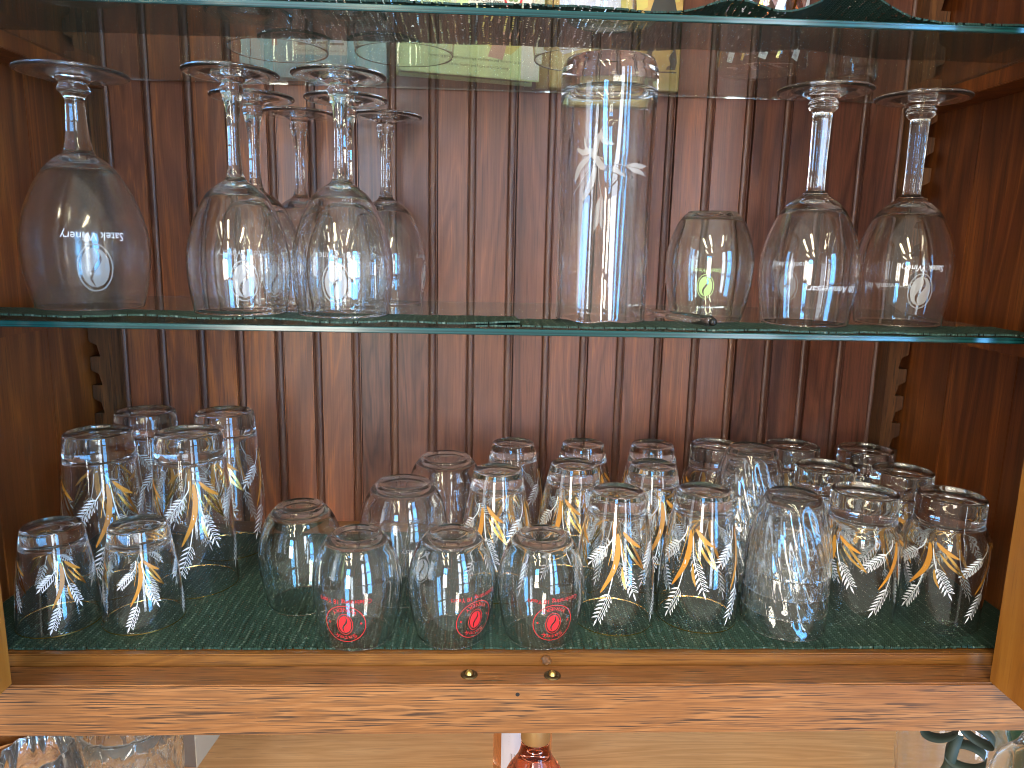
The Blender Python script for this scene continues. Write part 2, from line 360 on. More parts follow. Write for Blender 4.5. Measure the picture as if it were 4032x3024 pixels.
# ------------------------------------------------------------------ prints on round glass: (x, y) mm, x to the viewer's right, y DOWN towards the mouth
class Decal:
    def __init__(s): s.v = []; s.f = []
    def strip(s, pts, widths):
        b = len(s.v); n = len(pts)
        for i, (p, w) in enumerate(zip(pts, widths)):
            a = pts[max(i-1, 0)]; c = pts[min(i+1, n-1)]; dx, dy = c[0]-a[0], c[1]-a[1]; L = math.hypot(dx, dy) or 1
            nx, ny = -dy/L*w/2, dx/L*w/2; s.v += [(p[0]+nx, p[1]+ny), (p[0]-nx, p[1]-ny)]
        for i in range(n-1): a = b+2*i; s.f.append((a, a+1, a+3, a+2))
        return s
    def curve(s, ctrl, w, n=5):
        pts = spline(ctrl, n); N = len(pts)
        s.strip(pts, [w(i/(N-1)) if callable(w) else w for i in range(N)]); return s
    def ring(s, cx, cy, rx, ry, w, n=40):
        return s.strip([(cx+rx*math.cos(2*PI*i/n), cy+ry*math.sin(2*PI*i/n)) for i in range(n+1)], [w]*(n+1))
    def disc(s, cx, cy, rx, ry, n=10):
        pts = [(cx, cy+ry*(1-2*i/n)) for i in range(n+1)]
        return s.strip(pts, [2*rx*math.sqrt(max(0, 1-(1-2*i/n)**2)) for i in range(n+1)])
    def grain(s, p, ang, L, w, outline):
        c, sn = math.cos(ang), math.sin(ang)
        def q(u, v): return (p[0]+u*c-v*sn, p[1]+u*sn+v*c)
        if not outline: s.strip([q(L*i/5, 0) for i in range(6)], [w*x for x in (0.15, 0.75, 1, 0.8, 0.4, 0.05)])
        else:
            for sg in (1, -1): s.strip([q(L*i/5, sg*w*0.5*x) for i, x in enumerate((0.1, 0.8, 1, 0.8, 0.45, 0))], [0.42]*6)
    def ear(s, a, b, w=6.2, n=6):
        dx, dy = b[0]-a[0], b[1]-a[1]; L = math.hypot(dx, dy); ang = math.atan2(dy, dx)
        s.strip([a, b], [0.5, 0.35])
        for i in range(n):
            t = i/n*0.86; p = (a[0]+dx*t, a[1]+dy*t); k = 1.0-0.35*max(0, t-0.4)
            s.grain(p, ang+0.72, w*0.62*k, 1.55*k, False); s.grain(p, ang-0.72, w*0.62*k, 1.6*k, True)
        s.grain((a[0]+dx*0.84, a[1]+dy*0.84), ang, w*0.6, 1.4, False)
    def text(s, string, cx, cy, size, shear=0.0, flip=True, arc=None, width=None):
        V, F = text_mesh(string, size, shear)
        if not V: return s
        x0 = min(v[0] for v in V); x1 = max(v[0] for v in V); k = (width/(x1-x0)) if width else 1.0
        b = len(s.v)
        for (x, y) in V:
            x = (x-(x0+x1)/2)*k
            if arc is not None:
                R, side = arc        # side +1: text on the far (upright top) arc; -1: along the lower arc
                th = x/R
                if side > 0: X, Y = (R+y)*math.sin(th), (R+y)*math.cos(th)
                else: X, Y = (R-y)*math.sin(th), -(R-y)*math.cos(th)
            else: X, Y = x, y
            # upright glass: y up. On the upturned glass everything is turned through 180 degrees
            s.v.append((cx-X, cy+Y) if flip else (cx+X, cy-Y))
        s.f += [tuple(b+i for i in f) for f in F]; return s
    def wrap(s, rf, ph0, h0, off=0.25, sgn=1):
        out = []
        for (x, y) in s.v:
            h = h0-y; r = rf(h)+off; ph = ph0+sgn*x/max(rf(h), 5.0)
            out.append((r*math.cos(ph)/1000, r*math.sin(ph)/1000, h/1000))
        return out, s.f
_tx = {}
def text_mesh(string, size, shear=0.0):
    key = (string, size, shear)
    if key in _tx: return _tx[key]
    c = bpy.data.curves.new('txt', 'FONT'); c.body = string; c.size = size; c.shear = shear; c.resolution_u = 2
    o = bpy.data.objects.new('txt', c); COL.objects.link(o)
    dg = bpy.context.evaluated_depsgraph_get(); me = bpy.data.meshes.new_from_object(o.evaluated_get(dg))
    V = [(v.co.x, v.co.y) for v in me.vertices]; F = [tuple(p.vertices) for p in me.polygons]
    bpy.data.objects.remove(o); bpy.data.curves.remove(c); bpy.data.meshes.remove(me)
    _tx[key] = (V, F); return V, F
def put(root, name, parts, mat, label=None):
    v, f = [], []
    for (pv, pf) in parts:
        b = len(v); v += pv; f += [tuple(b+i for i in q) for q in pf]
    o = mesh_obj(name, v, f, mat, root, True)
    if label: o['label'] = label
    return o

def wheat_motif(sx, sy):
    w, g, l = Decal(), Decal(), Decal()
    P = lambda x, y: (x*sx, y*sy)
    k = math.sqrt(sx*sy); ew = 8.6*min(k, 1.5); sw = 0.62*min(k, 1.3)
    w.curve([P(0, 0), P(-0.5, 5), P(-3.5, 10)], sw); w.ear(P(-3.5, 10), P(-13.5, 21.5), ew)
    w.curve([P(1.5, 19), P(0.5, 28), P(-1, 36)], sw); w.ear(P(-1, 36), P(-8, 55), ew)
    w.curve([P(4, 5), P(5, 13), P(6.5, 20)], sw); w.ear(P(6.5, 20), P(14, 38.5), ew)
    leafw = lambda q: 3.1*min(k, 1.4)*math.sin(PI*min(1, q*0.92+0.06))**0.75
    g.curve([P(2.2, 2), P(2.8, 12), P(0.8, 23), P(-5.5, 36)], leafw, 6)
    g.curve([P(5, 1), P(9.5, 6), P(16, 10.5)], lambda q: 2.5*min(k, 1.3)*math.sin(PI*min(1, q*0.92+0.06))**0.8, 5)
    l.curve([P(0.8, 0), P(0, 9), P(-2.0, 20)], 0.45, 5); l.curve([P(3.2, 1), P(6, 12), P(11, 22)], 0.45, 5)
    for d in (-0.95, 0.95): l.curve([P(8+d, 7-d), P(13+d, 15-d), P(19.5, 24)], lambda q: 1.5*k*math.sin(PI*min(1, q*0.9+0.06)), 5)
    l.curve([P(5.5, 20), P(6.5, 27), P(8.5, 33)], lambda q: 1.7*k*math.sin(PI*min(1, q*0.9+0.06)), 5)
    return w, g, l
def wheat_prints(root, rf, node_h, sx, sy, n=4, start=0.0):
    for i in range(n):
        w, g, l = wheat_motif(sx, sy); ph = start+2*PI*i/n
        put(root, 'wheat_print', [w.wrap(rf, ph, node_h)], M['white']); put(root, 'leaf_print', [g.wrap(rf, ph, node_h, 0.3)], M['goldleaf']); put(root, 'gilt_print', [l.wrap(rf, ph, node_h, 0.28)], M['goldshine'])
def rim_band(root, rf, h=0.9):
    v, f = [], []
    for i, hh in enumerate((0.25, 1.2)):
        for k in range(64):
            a = 2*PI*k/64; r = rf(hh)+0.12; v.append((r*math.cos(a)/1000, r*math.sin(a)/1000, hh/1000))
    for k in range(64): f.append((k, (k+1) % 64, 64+(k+1) % 64, 64+k))
    mesh_obj('rim_band', v, f, M['goldshine'], root, True)
def bean(d, cx, cy, rx, ry):
    """two halves of an oval parted by an S-shaped groove"""
    n = 16
    for side in (-1, 1):
        for (lo, hi) in ((0.0, 0.5), (0.5, 1.0)):
            b = len(d.v)
            for i in range(n+1):
                y = -ry+2*ry*i/n; ex = rx*math.sqrt(max(0, 1-(y/ry)**2)); u = y/ry
                sx = -rx*0.36*math.sin(PI*u)*(1-0.15*abs(u)); gap = rx*0.17*max(0.0, 1-abs(u)**1.6)
                a = sx+side*gap; e = side*ex
                if side*(e-a) < 0: a = e
                d.v += [(cx+a+(e-a)*lo, cy+y), (cx+a+(e-a)*hi, cy+y)]
            for i in range(n): q = b+2*i; d.f.append((q, q+1, q+3, q+2))
def logo(root, rf, ph, h, col, k=1.0, label='', textcol=None, text=True):
    d = Decal(); bean(d, 0, 0, 4.6*k, 7.2*k); d.ring(0, 0, 5.6*k, 8.4*k, 0.5*k)
    put(root, 'logo_print', [d.wrap(rf, ph, h)], col, label or None)
    if text:
        e = Decal(); e.text('Satek Winery', 0.0, -12.6*k, 4.4*k, 0.12, True, None, 21*k); put(root, 'lettering', [e.wrap(rf, ph, h)], textcol or col)
def badge(root, rf, ph, h):
    d = Decal(); bean(d, 0, 0, 4.6, 7.2); d.ring(0, 0, 5.7, 8.6, 0.5); d.ring(0, 0, 15.0, 15.0, 0.55, 56)
    for sx in (-1, 1): d.disc(sx*11.8, -0.6, 0.75, 0.9)
    put(root, 'logo_print', [d.wrap(rf, ph, h)], M['red'])
    e = Decal(); e.text('Satek', 0, 0, 4.9, 0.1, True, (10.2, 1), 15); e.text('WINERY', 0, 0, 4.4, 0, True, (13.7, -1), 22)
    e.text('Celebrating 18 Years', 0, -19.6, 4.9, 0.0, True, None, 40)
    put(root, 'lettering', [e.wrap(rf, ph, h)], M['red'])
def facing(x, y): return math.atan2(-y, -x)

# ------------------------------------------------------------------ cabinet
XL, XR, YB = -0.394, 0.450, 0.776
ZR, ZRB, YL, ZF = -0.3088, -0.3483, 0.5057, -0.3008
ZM, ZT = -0.0589, 0.1534          # tops of the two glass shelves
ZTOP = 0.46
cab = thing('display_cabinet', 'dark stained wooden display cabinet with beadboard back and open doors', 'cabinet', (0.028, YB, ZRB))
def cobj(name, mb, mat, smooth=False, parent=None):
    """part of the cabinet, origin moved to its own centre so the grain differs from piece to piece"""
    c = Vector([(min(v[i] for v in mb.v)+max(v[i] for v in mb.v))/2 for i in range(3)])
    o = mesh_obj(name, [tuple(Vector(v)-c) for v in mb.v], mb.f, mat, None, smooth)
    o.parent = parent or cab; o.matrix_parent_inverse = Matrix.Identity(4)
    base = cab.location if not parent else cab.location+parent.location
    o.location = c-Vector(base); return o
def plank_profile(x0):
    p = 0.0399; pts = [(0.0006, 0.0)]
    for xr in (p, 2*p): pts += [(xr-0.0098, 0.0), (xr-0.0096, 0.0030), (xr-0.0006, 0.0030), (xr-0.0004, 0.0)] if xr == p else [(xr-0.0098, 0.0), (xr-0.0096, 0.0030), (xr-0.0006, 0.0030)]
    pts += [(2*p-0.0006, 0.012), (0.0006, 0.012)]
    return [(x0+x, YB+y) for x, y in pts]
def bead_profile(xr):
    return [(xr-0.0052-0.0036*math.cos(PI*i/10), YB+0.0024-0.0027*math.sin(PI*i/10)) for i in range(11)]+[(xr-0.0016, YB+0.0029), (xr-0.0088, YB+0.0029)]
for i in range(-2, 21, 2):
    x0 = -0.3654+0.0399*i
    pk = cobj('plank', MB().prism(plank_profile(x0), 2, ZRB+0.02, ZTOP), M['plank'])
    for k in (1, 2): cobj('bead', MB().prism(bead_profile(x0+0.0399*k), 2, ZRB+0.021, ZTOP-0.001), M['bead'], False, pk)
cobj('leak_block_board', MB().box(XL-0.03, XR+0.07, YB+0.0125, YB+0.019, ZRB+0.02, ZTOP), M['bead'])  # unseen board added to block light leaking through the plank joints
for sx, X in ((-1, XL), (1, XR)):
    for k in range(3):
        y0 = 0.5075+k*0.0893; y1 = y0+0.0887
        a, b = sorted((X, X+sx*0.018)); cobj('side_board', MB().box(a, b, y0, y1, ZRB+0.02, ZTOP, 0.0006), M['side'])
cobj('floor_board', MB().box(XL-0.02, XR+0.02, YL+0.0066, YB-0.0006, ZF-0.018, ZF, 0.0008), M['ledge'])
cobj('top_board', MB().box(XL-0.02, XR+0.02, 0.50, YB+0.012, ZTOP+0.0005, ZTOP+0.02, 0.001), M['side'])
cobj('bottom_rail', MB().box(-0.62, 0.68, 0.48, YL-0.0004, ZRB, ZR, 0.0012), M['oak'])
cobj('door_stop', MB().box(XL-0.02, XR+0.02, YL, YL+0.0060, ZR-0.01, ZF+0.0006, 0.0009), M['ledge'])
for (a, b) in ((-0.46, -0.345), (0.401, 0.516)):
    cobj('stile', MB().box(a, b, 0.4835, 0.5050, ZR+0.0003, ZTOP, 0.001), M['door'])
# doors standing open at right angles
for sx, X in ((-1, -0.3217), (1, 0.3760)):
    a, b = sorted((X, X+sx*0.020)); y0, y1 = 0.126, 0.4812; z0, z1 = ZR+0.0006, ZTOP
    dr = cobj('door', MB().box(a, b, y1-0.055, y1, z0, z1, 0.0018), M['door'])
    cobj('door_stile', MB().box(a, b, y0, y0+0.055, z0, z1, 0.0018), M['door'], parent=dr)
    cobj('door_rail', MB().box(a+0.0004, b-0.0004, y0+0.0552, y1-0.0552, z0+0.0004, z0+0.055, 0.0015), M['door'], parent=dr)
    cobj('door_rail', MB().box(a+0.0004, b-0.0004, y0+0.0552, y1-0.0552, z1-0.055, z1, 0.0015), M['door'], parent=dr)
    cobj('pane', MB().box((a+b)/2-0.0015, (a+b)/2+0.0015, y0+0.0555, y1-0.0555, z0+0.0553, z1-0.0553), M['glass'], parent=dr)
# ratchet strips in the back corners and the cleats they carry
def ratchet(side):
    xa, xb = (-0.3925, -0.3705) if side < 0 else (0.4275, 0.4485)
    straight, notched = (xb, xa) if side < 0 else (xa, xb)
    d = (straight-notched); pts = [(straight, ZF+0.0005), (notched, ZF+0.0005)]; z = ZF+0.006; per = 0.0292
    while z < ZTOP-0.03:
        pts += [(notched, z), (notched+d*0.46, z+0.0005), (notched+d*0.34, z+0.0120), (notched+d*0.05, z+0.0150), (notched, z+0.0160)]; z += per
    pts += [(notched, ZTOP-0.002), (straight, ZTOP-0.002)]
    return MB().prism(pts, 1, 0.7525, YB-0.0008)
for s_ in (-1, 1):
    cobj('ratchet_strip', ratchet(s_), M['strip'])
    for z in (ZM-0.0046, ZT-0.0046):
        xa, xb = (-0.3932, -0.358) if s_ < 0 else (0.416, 0.4492)
        cobj('shelf_cleat', MB().box(xa, xb, 0.535, 0.7515, z-0.0130, z-0.0004, 0.0008), M['side'])
# ball catches let into the rail, glue spot, black disc painted as the shade of a screw hole
for x, y in ((-0.0053, 0.4928), (0.0555, 0.4916)):
    pr = [(0, 0.9), (3.2, 0.9), (3.6, 0.6), (4.4, 1.2), (5.4, 1.1), (6.0, 0.5), (6.5, -0.3), (0, -0.3)]
    b = MB(); v, f, n = lathe_parts([(r, h, 'x') for r, h in pr], 28)['x']; b.v = [(x+p[0], y+p[1], ZR+p[2]) for p in v]; b.f = f
    c = cobj('ball_catch', b, M['darkbrass'], True)
    pr = spline([(0, 4.0), (1.2, 3.6), (2.2, 2.6), (2.9, 1.2), (3.1, 0.6)], 3)+[(0, 0.5)]
    b = MB(); v, f, n = lathe_parts([(r, h, 'x') for r, h in pr], 20)['x']; b.v = [(x+p[0], y+p[1], ZR+p[2]) for p in v]; b.f = f
    cobj('brass_ball', b, M['brass'], True, c)
g = bmesh.new(); bmesh.ops.create_icosphere(g, subdivisions=3, radius=1.0)
for v in g.verts:
    q = v.co*(1+0.3*math.sin(5*v.co.x+1)*math.sin(4*v.co.z)); v.co = Vector((0.0520+q.x*0.0036, 0.5045+q.y*0.0022, -0.3040+q.z*0.0036))
b = MB(); b.bm(g); cobj('glue_spot', b, M['gluey'], True)
b = MB(); v, f, n = lathe_parts([(0, 0.1, 'x'), (1.5, 0.1, 'x'), (1.7, -0.6, 'x'), (0, -0.6, 'x')], 16)['x']
b.v = [(0.0297+p[0], 0.4800-p[2]*1.0, -0.3165+p[1]) for p in v]; b.f = f; cobj('screw_hole_shade', b, M['black'])

# ------------------------------------------------------------------ glass shelves and liners
def shelf(z, yf, label):
    t = thing('glass_shelf', label, 'shelf', (0.028, 0.65, z-0.0046), 0, 'glass shelves of the cabinet')
    z0, z1 = -0.0, 0.0046
    mb = MB().box(-0.394, 0.396, yf+0.0010-0.65, 0.7722-0.65, z0, z1, 0.0003); mb.build('pane', M['shelf'], t)
    pr = [(yf-0.65+0.0009, 0.0), (yf-0.65+0.0004, 0.0001), (yf-0.65, 0.0007), (yf-0.65, 0.0039), (yf-0.65+0.0004, 0.0045), (yf-0.65+0.0009, 0.0046)]
    MB().prism(pr, 0, -0.394, 0.396).build('polished_edge', M['edge'], t); return t
shelf(ZM, 0.5259, 'green edged glass shelf carrying the stemmed wine glasses')
shelf(ZT, 0.5257, 'green edged glass shelf carrying the books, above the wine glasses')

def liner(label, x0, x1, y0, y1, z, mat, zf=None, edge=0.0012, nx=400, ny=14, seed=0, group='green woven shelf liners'):
    rnd = random.Random(seed); ph = [rnd.uniform(0, 6.28) for _ in range(6)]
    def fy(x, y, t):
        w = edge*(math.sin(x*90+ph[0])+0.6*math.sin(x*210+ph[1]))+0.0005*(abs(((x*420) % 1)-0.5)*2)
        return y+(w if t in (0, ny) else w*0.6)
    top, bot = [], []
    for j in range(ny+1):
        t = j/ny; r = []
        for i in range(nx+1):
            x = x0+(x1-x0)*i/nx; y = fy(x, y0+(y1-y0)*t, j); zz = z+(zf(x, y, t) if zf else 0)+0.00015*math.sin(x*300+ph[2])*math.sin(y*280+ph[3])
            r.append((x, y, zz))
        top.append(r); bot.append([(a, b, c-0.0013) for a, b, c in r])
    mb = MB().grid(top); mb.grid([r[::-1] for r in bot]); mb.grid([bot[0], top[0]]); mb.grid([top[-1], bot[-1]])
    o = mb.build('shelf_liner', mat, None, True); return tag(o, label, 'shelf liner', group)
lip = lambda a, f1, f2: (lambda x, y, t: (1-t)**2*a*(0.5+0.5*math.sin(x*f1)*math.sin(x*f2+1)))
liner('long green woven liner covering the cabinet floor under the tumblers', XL+0.003, 0.372, 0.5126, 0.742, ZF+0.0016, M['liner'], None, 0.0005, 600, 30, 1)
liner('green woven liner piece overlapping at the end under the stepped wheat tumblers', 0.268, XR-0.004, 0.5115, 0.735, ZF+0.0030, M['liner'], lambda x, y, t: 0.0, 0.0005, 200, 30, 2)
liner('green woven liner under the frosted goblet and wine glasses', -0.388, 0.028, 0.5268, 0.5905, ZM+0.0030, M['liner'], lip(0.0030, 47, 23), 0.0009, 400, 12, 3)
liner('green woven liner under the tall etched glass and anniversary glasses', -0.004, 0.418, 0.5268, 0.588, ZM+0.0016, M['liner'], lip(0.0014, 40, 31), 0.0009, 400, 12, 4)
def humps(x, y, t):
    g_ = lambda c, w, a: a*math.exp(-((x-c)/w)**2)
    return (g_(0.168, 0.026, 0.0100)+g_(0.247, 0.030, 0.0190)+g_(0.05, 0.05, 0.0022)+g_(-0.06, 0.08, 0.0012))*(1-0.75*t)
liner('rumpled green woven liner under the books on the upper glass shelf', -0.386, 0.414, 0.5272, 0.608, ZT+0.0018, M['linertop'], humps, 0.0008, 500, 16, 5)

# ------------------------------------------------------------------ tumblers on the cabinet floor
ZFL, ZML = ZF+0.0020, ZM+0.0032
def D(a): return math.radians(a)
def run(proto, spots, z):
    for i, (x, y, rot, lab) in enumerate(spots):
        zz = z
        if i == 0: proto.location = (x, y, zz); proto.rotation_euler = (0, 0, facing(x, y)+D(rot)); proto['label'] = lab
        else: copy_tree(proto, (x, y, zz), facing(x, y)+D(rot), lab)
# short wheat juice glasses
t = thing('juice_glass', 'short', 'glass', (0, 0, 0), 0, 'short wheat juice glasses')
pr, rf = cup_profile(79, [(21.2, 77.6), (22.4, 72), (24.4, 58), (27.4, 34), (30.6, 0)], 1.5, 13, 2.4)
lathe_thing(t, pr, M['glass']); wheat_prints(t, rf, 58, 1.0, 0.98); rim_band(t, rf)
run(t, [(-0.3295, 0.5555, 2, 'short wheat printed juice glass in the front corner beside the left door'),
        (-0.2660, 0.5600, -8, 'short wheat printed juice glass in front of the tall wheat tumblers, toward the middle')], ZFL)
# tall wheat tumblers
t = thing('tall_tumbler', 'tall', 'glass', (0, 0, 0), 0, 'tall wheat tumblers')
pr, rf = cup_profile(137, [(26.4, 135.6), (27.2, 131), (28.0, 118), (29.8, 100), (32.4, 60), (35.0, 0)], 1.6, 21, 2.6)
lathe_thing(t, pr, M['glass']); wheat_prints(t, rf, 102, 1.50, 1.55); rim_band(t, rf)
run(t, [(-0.2480, 0.6230, -4, 'tall wheat tumbler directly behind the second short juice glass'),
        (-0.3220, 0.6200, 0, 'tall wheat tumbler nearest the left side wall, behind the corner juice glass'),
        (-0.3180, 0.7000, 25, 'tall wheat tumbler deepest in the corner beside the notched strip'),
        (-0.2440, 0.7010, 62, 'tall wheat tumbler against the beadboard with one wheat ear on its side')], ZFL)
# barrel shaped stemless glasses
barrel = [(19.0, 81.8), (21.8, 79.6), (26.6, 72.5), (31.0, 61), (33.6, 47), (33.0, 30), (30.2, 13), (26.6, 0)]
t = thing('stemless_glass', 'red', 'glass', (0, 0, 0), 0, 'barrel glasses with red badges')
pr, rf_b = cup_profile(83, barrel, 1.2, 4.5, 1.6, 6)
lathe_thing(t, pr, M['glass']); badge(t, rf_b, 0, 25)
run(t, [(-0.0920, 0.5335, -17, 'barrel stemless glass with red badge facing front, next to the green logo glass'),
        (-0.0200, 0.5355, 33, 'barrel stemless glass with red badge wrapping round its side, middle of the front trio'),
        (0.0490, 0.5350, 18, 'barrel stemless glass with red badge touching the wheat tumblers')], ZFL)
t = thing('stemless_glass', 'barrel stemless glass with small green oval logo, beside the stirrer on the glass shelf', 'glass', (0.181, 0.592, ZML), facing(0.181, 0.592)+D(0), 'barrel glasses with green logos')
pr, rf = cup_profile(85, [(r*1.02, h*1.02) for r, h in barrel], 1.3, 5, 1.7, 6)
lathe_thing(t, pr, M['greenglass']); logo(t, rf, D(-3), 28, M['green'], 1.08)
c_ = copy_tree(t, (-0.147, 0.5870, ZFL), facing(-0.147, 0.587)+D(78), 'barrel stemless glass with green side logo, behind the end of the red badge trio')
# larger stemless glasses behind
big = [(23.5, 98.2), (26.6, 95.6), (31.6, 87), (35.8, 73), (37.6, 58), (36.8, 38), (33.6, 16), (30.0, 0)]
t = thing('large_stemless_glass', 'large', 'glass', (0, 0, 0), 0, 'large stemless glasses')
pr, rf = cup_profile(100, big, 1.2, 5, 1.6, 6)
lathe_thing(t, pr, M['glass']); logo(t, rf, 0, 36, M['etch'], 1.45)
run(t, [(-0.0640, 0.6040, 20, 'large stemless glass with pale logo between the red badge trio and the rear one'),
        (-0.0320, 0.6820, 60, 'large stemless glass nearest the beadboard back wall')], ZFL)
# wheat water tumblers
t = thing('wheat_tumbler', 'wheat', 'glass', (0, 0, 0), 0, 'curved wheat tumblers')
pr, rf = cup_profile(109, [(20.4, 107.6), (21.6, 103), (23.6, 93), (27.6, 72), (31.0, 45), (32.6, 20), (32.6, 0)], 1.5, 15, 2.6)
lathe_thing(t, pr, M['glass']); wheat_prints(t, rf, 85, 1.42, 1.40); rim_band(t, rf)
run(t, [(0.1110, 0.5610, -4, 'curved wheat tumbler in the front row touching the red badge glass'),
        (0.1815, 0.5650, -24, 'curved wheat tumbler in the front row beside the swirled cup stack'),
        (0.0160, 0.6140, 55, 'curved wheat tumbler in the middle row behind the red badge glasses'),
        (0.0840, 0.6330, -30, 'curved wheat tumbler in the centre of the middle row'),
        (0.1560, 0.6340, 14, 'curved wheat tumbler in the middle row nearest the rear swirled stack'),
        (0.0330, 0.7030, 70, 'curved wheat tumbler in the back row nearest the large stemless glasses'),
        (0.1020, 0.7040, 40, 'curved wheat tumbler in the centre of the back row'),
        (0.1710, 0.7030, 10, 'curved wheat tumbler in the back row beside the stepped tumblers')], ZFL)
# stepped wheat tumblers with wide jar-like shoulders
t = thing('stepped_tumbler', 'stepped', 'glass', (0, 0, 0), 0, 'stepped wheat tumblers')
pr, rf = cup_profile(108, [(25.6, 106.8), (26.0, 103), (26.1, 92), (26.3, 85.5), (28.2, 81.5), (30.8, 77), (31.9, 69), (31.9, 40), (31.7, 0)], 1.6, 21, 3.2, 5)
lathe_thing(t, pr, M['glass']); wheat_prints(t, rf, 77, 1.60, 1.14); 
run(t, [(0.3160, 0.5680, 48, 'stepped wheat tumbler in the front row beside the front swirled stack'),
        (0.3830, 0.5590, -25, 'stepped wheat tumbler in the front row nearest the right door'),
        (0.3150, 0.6370, 20, 'stepped wheat tumbler in the middle row beside the rear swirled stack'),
        (0.3810, 0.6270, 70, 'stepped wheat tumbler in the middle row by the right side wall'),
        (0.3150, 0.7100, 0, 'stepped wheat tumbler against the beadboard behind the middle row'),
        (0.3840, 0.6980, 35, 'stepped wheat tumbler deepest in the corner by the notched strip'),
        (0.2370, 0.7080, 15, 'stepped wheat tumbler half hidden behind the rear swirled stack')], ZFL)
# swirled cups, nested in two stacks
def swirl(r, h, ph, tg):
    k = max(0.0, min(1.0, (h-4)/8))*max(0.0, min(1.0, (58-h)/8))
    return r*(1+0.036*k*math.cos(11*ph+0.085*h))
t = thing('swirled_cup', 'swirl', 'glass', (0, 0, 0), 0, 'nested swirled glass cups')
pr, rf = cup_profile(62, [(20.4, 60.8), (22.0, 58.4), (24.8, 50), (29.0, 33), (32.2, 14), (33.6, 0)], 1.5, 5.0, 1.9)
lathe_thing(t, pr, M['swirl'], 132, swirl)
names_ = ['lowest', 'second', 'third', 'fourth', 'topmost']
sp = []
for k in range(4): sp.append((0.2500, 0.5530, 40*k, ('lowest' if k == 0 else 'topmost' if k == 3 else ('second' if k == 1 else 'third'))+' swirled glass cup counting up the front nested stack', k*0.0160))
for k in range(5): sp.append((0.2450, 0.6350, 40*k+15, names_[k]+' swirled glass cup counting up the rear nested stack', k*0.0158))
for i, (x, y, rot, lab, dz) in enumerate(sp):
    if i == 0: t.location = (x, y, ZFL); t['label'] = lab
    else: copy_tree(t, (x, y, ZFL+dz), D(rot), lab)

# ------------------------------------------------------------------ stemmed glasses on the middle shelf
def goblet_profile(H, foot_r, stem_ctrl, bowl, wall, bowl_floor, n=6):
    """mouth down; stem_ctrl from foot to bowl, bowl from stem to mouth"""
    P = [(0, H-1.2, 'foot'), (foot_r*0.5, H-0.8, 'foot'), (foot_r-3, H-0.15, 'foot'), (foot_r-0.9, H, 'foot'), (foot_r-0.2, H-0.5, 'foot'), (foot_r, H-1.2, 'foot'), (foot_r-0.2, H-1.9, 'foot'), (foot_r-0.9, H-2.35, 'foot')]
    P += [(r, h, 'foot') for r, h in spline([(foot_r-4, H-2.6), (foot_r*0.66, H-3.1), (foot_r*0.42, H-4.2), (stem_ctrl[0][0]+1.5, H-7.0), stem_ctrl[0]], 4)[:-1]]
    P += [(r, h, 'stem') for r, h in spline(stem_ctrl, n)[:-1]]
    bs = spline([stem_ctrl[-1]]+bowl, n); rf = radius_fn(bs)
    P += [(r, h, 'bowl') for r, h in bs if h > 3.2]
    R0 = rf(0); P += [(rf(2.6), 2.6, 'bowl'), (rf(1.1), 1.1, 'bowl')]; P += [(R0-0.1, 0.45, 'bowl'), (R0-wall*0.28, 0.06, 'bowl'), (R0-wall*0.72, 0.06, 'bowl'), (R0-wall+0.1, 0.45, 'bowl')]
    P += [(rf(1.1)-wall, 1.1, 'bowl'), (rf(2.6)-wall, 2.6, 'bowl')]
    k = 22; top = bowl_floor-9
    for i in range(1, k+1):
        h = 0.8+(top-0.8)*i/k; P.append((rf(h)-wall*(1+0.35*(i/k)**2), h, 'bowl'))
    ri = P[-1][0]
    P += [(r, h, 'bowl') for r, h in spline([(ri, top), (ri*0.86, top+3.6), (ri*0.55, bowl_floor-2.0), (ri*0.25, bowl_floor-0.4), (0, bowl_floor)], 4)[1:]]
    return P, rf
# frosted goblet
t = thing('frosted_goblet', 'large frosted wine goblet with white oval logo and upturned foot', 'wine glass', (-0.311, 0.605, ZML), facing(-0.311, 0.605), None)
pr, rf = goblet_profile(177, 39.5, [(9.6, 167.5), (11.2, 165.0), (11.3, 163.0), (9.0, 160.6), (7.0, 157), (6.9, 148), (7.9, 134), (9.7, 122), (10.9, 118.0)],
                        [(12.6, 116.2), (19.5, 111.5), (28.0, 101.5), (37.0, 84), (43.5, 64), (45.6, 47), (44.2, 26), (38.6, 0)], 1.4, 111)
lathe_thing(t, pr, {'foot': M['frost'], 'bowl': M['frost'], 'stem': M['glass']}); logo(t, rf, D(6), 32.5, M['etch'], 2.05, '', M['white'])
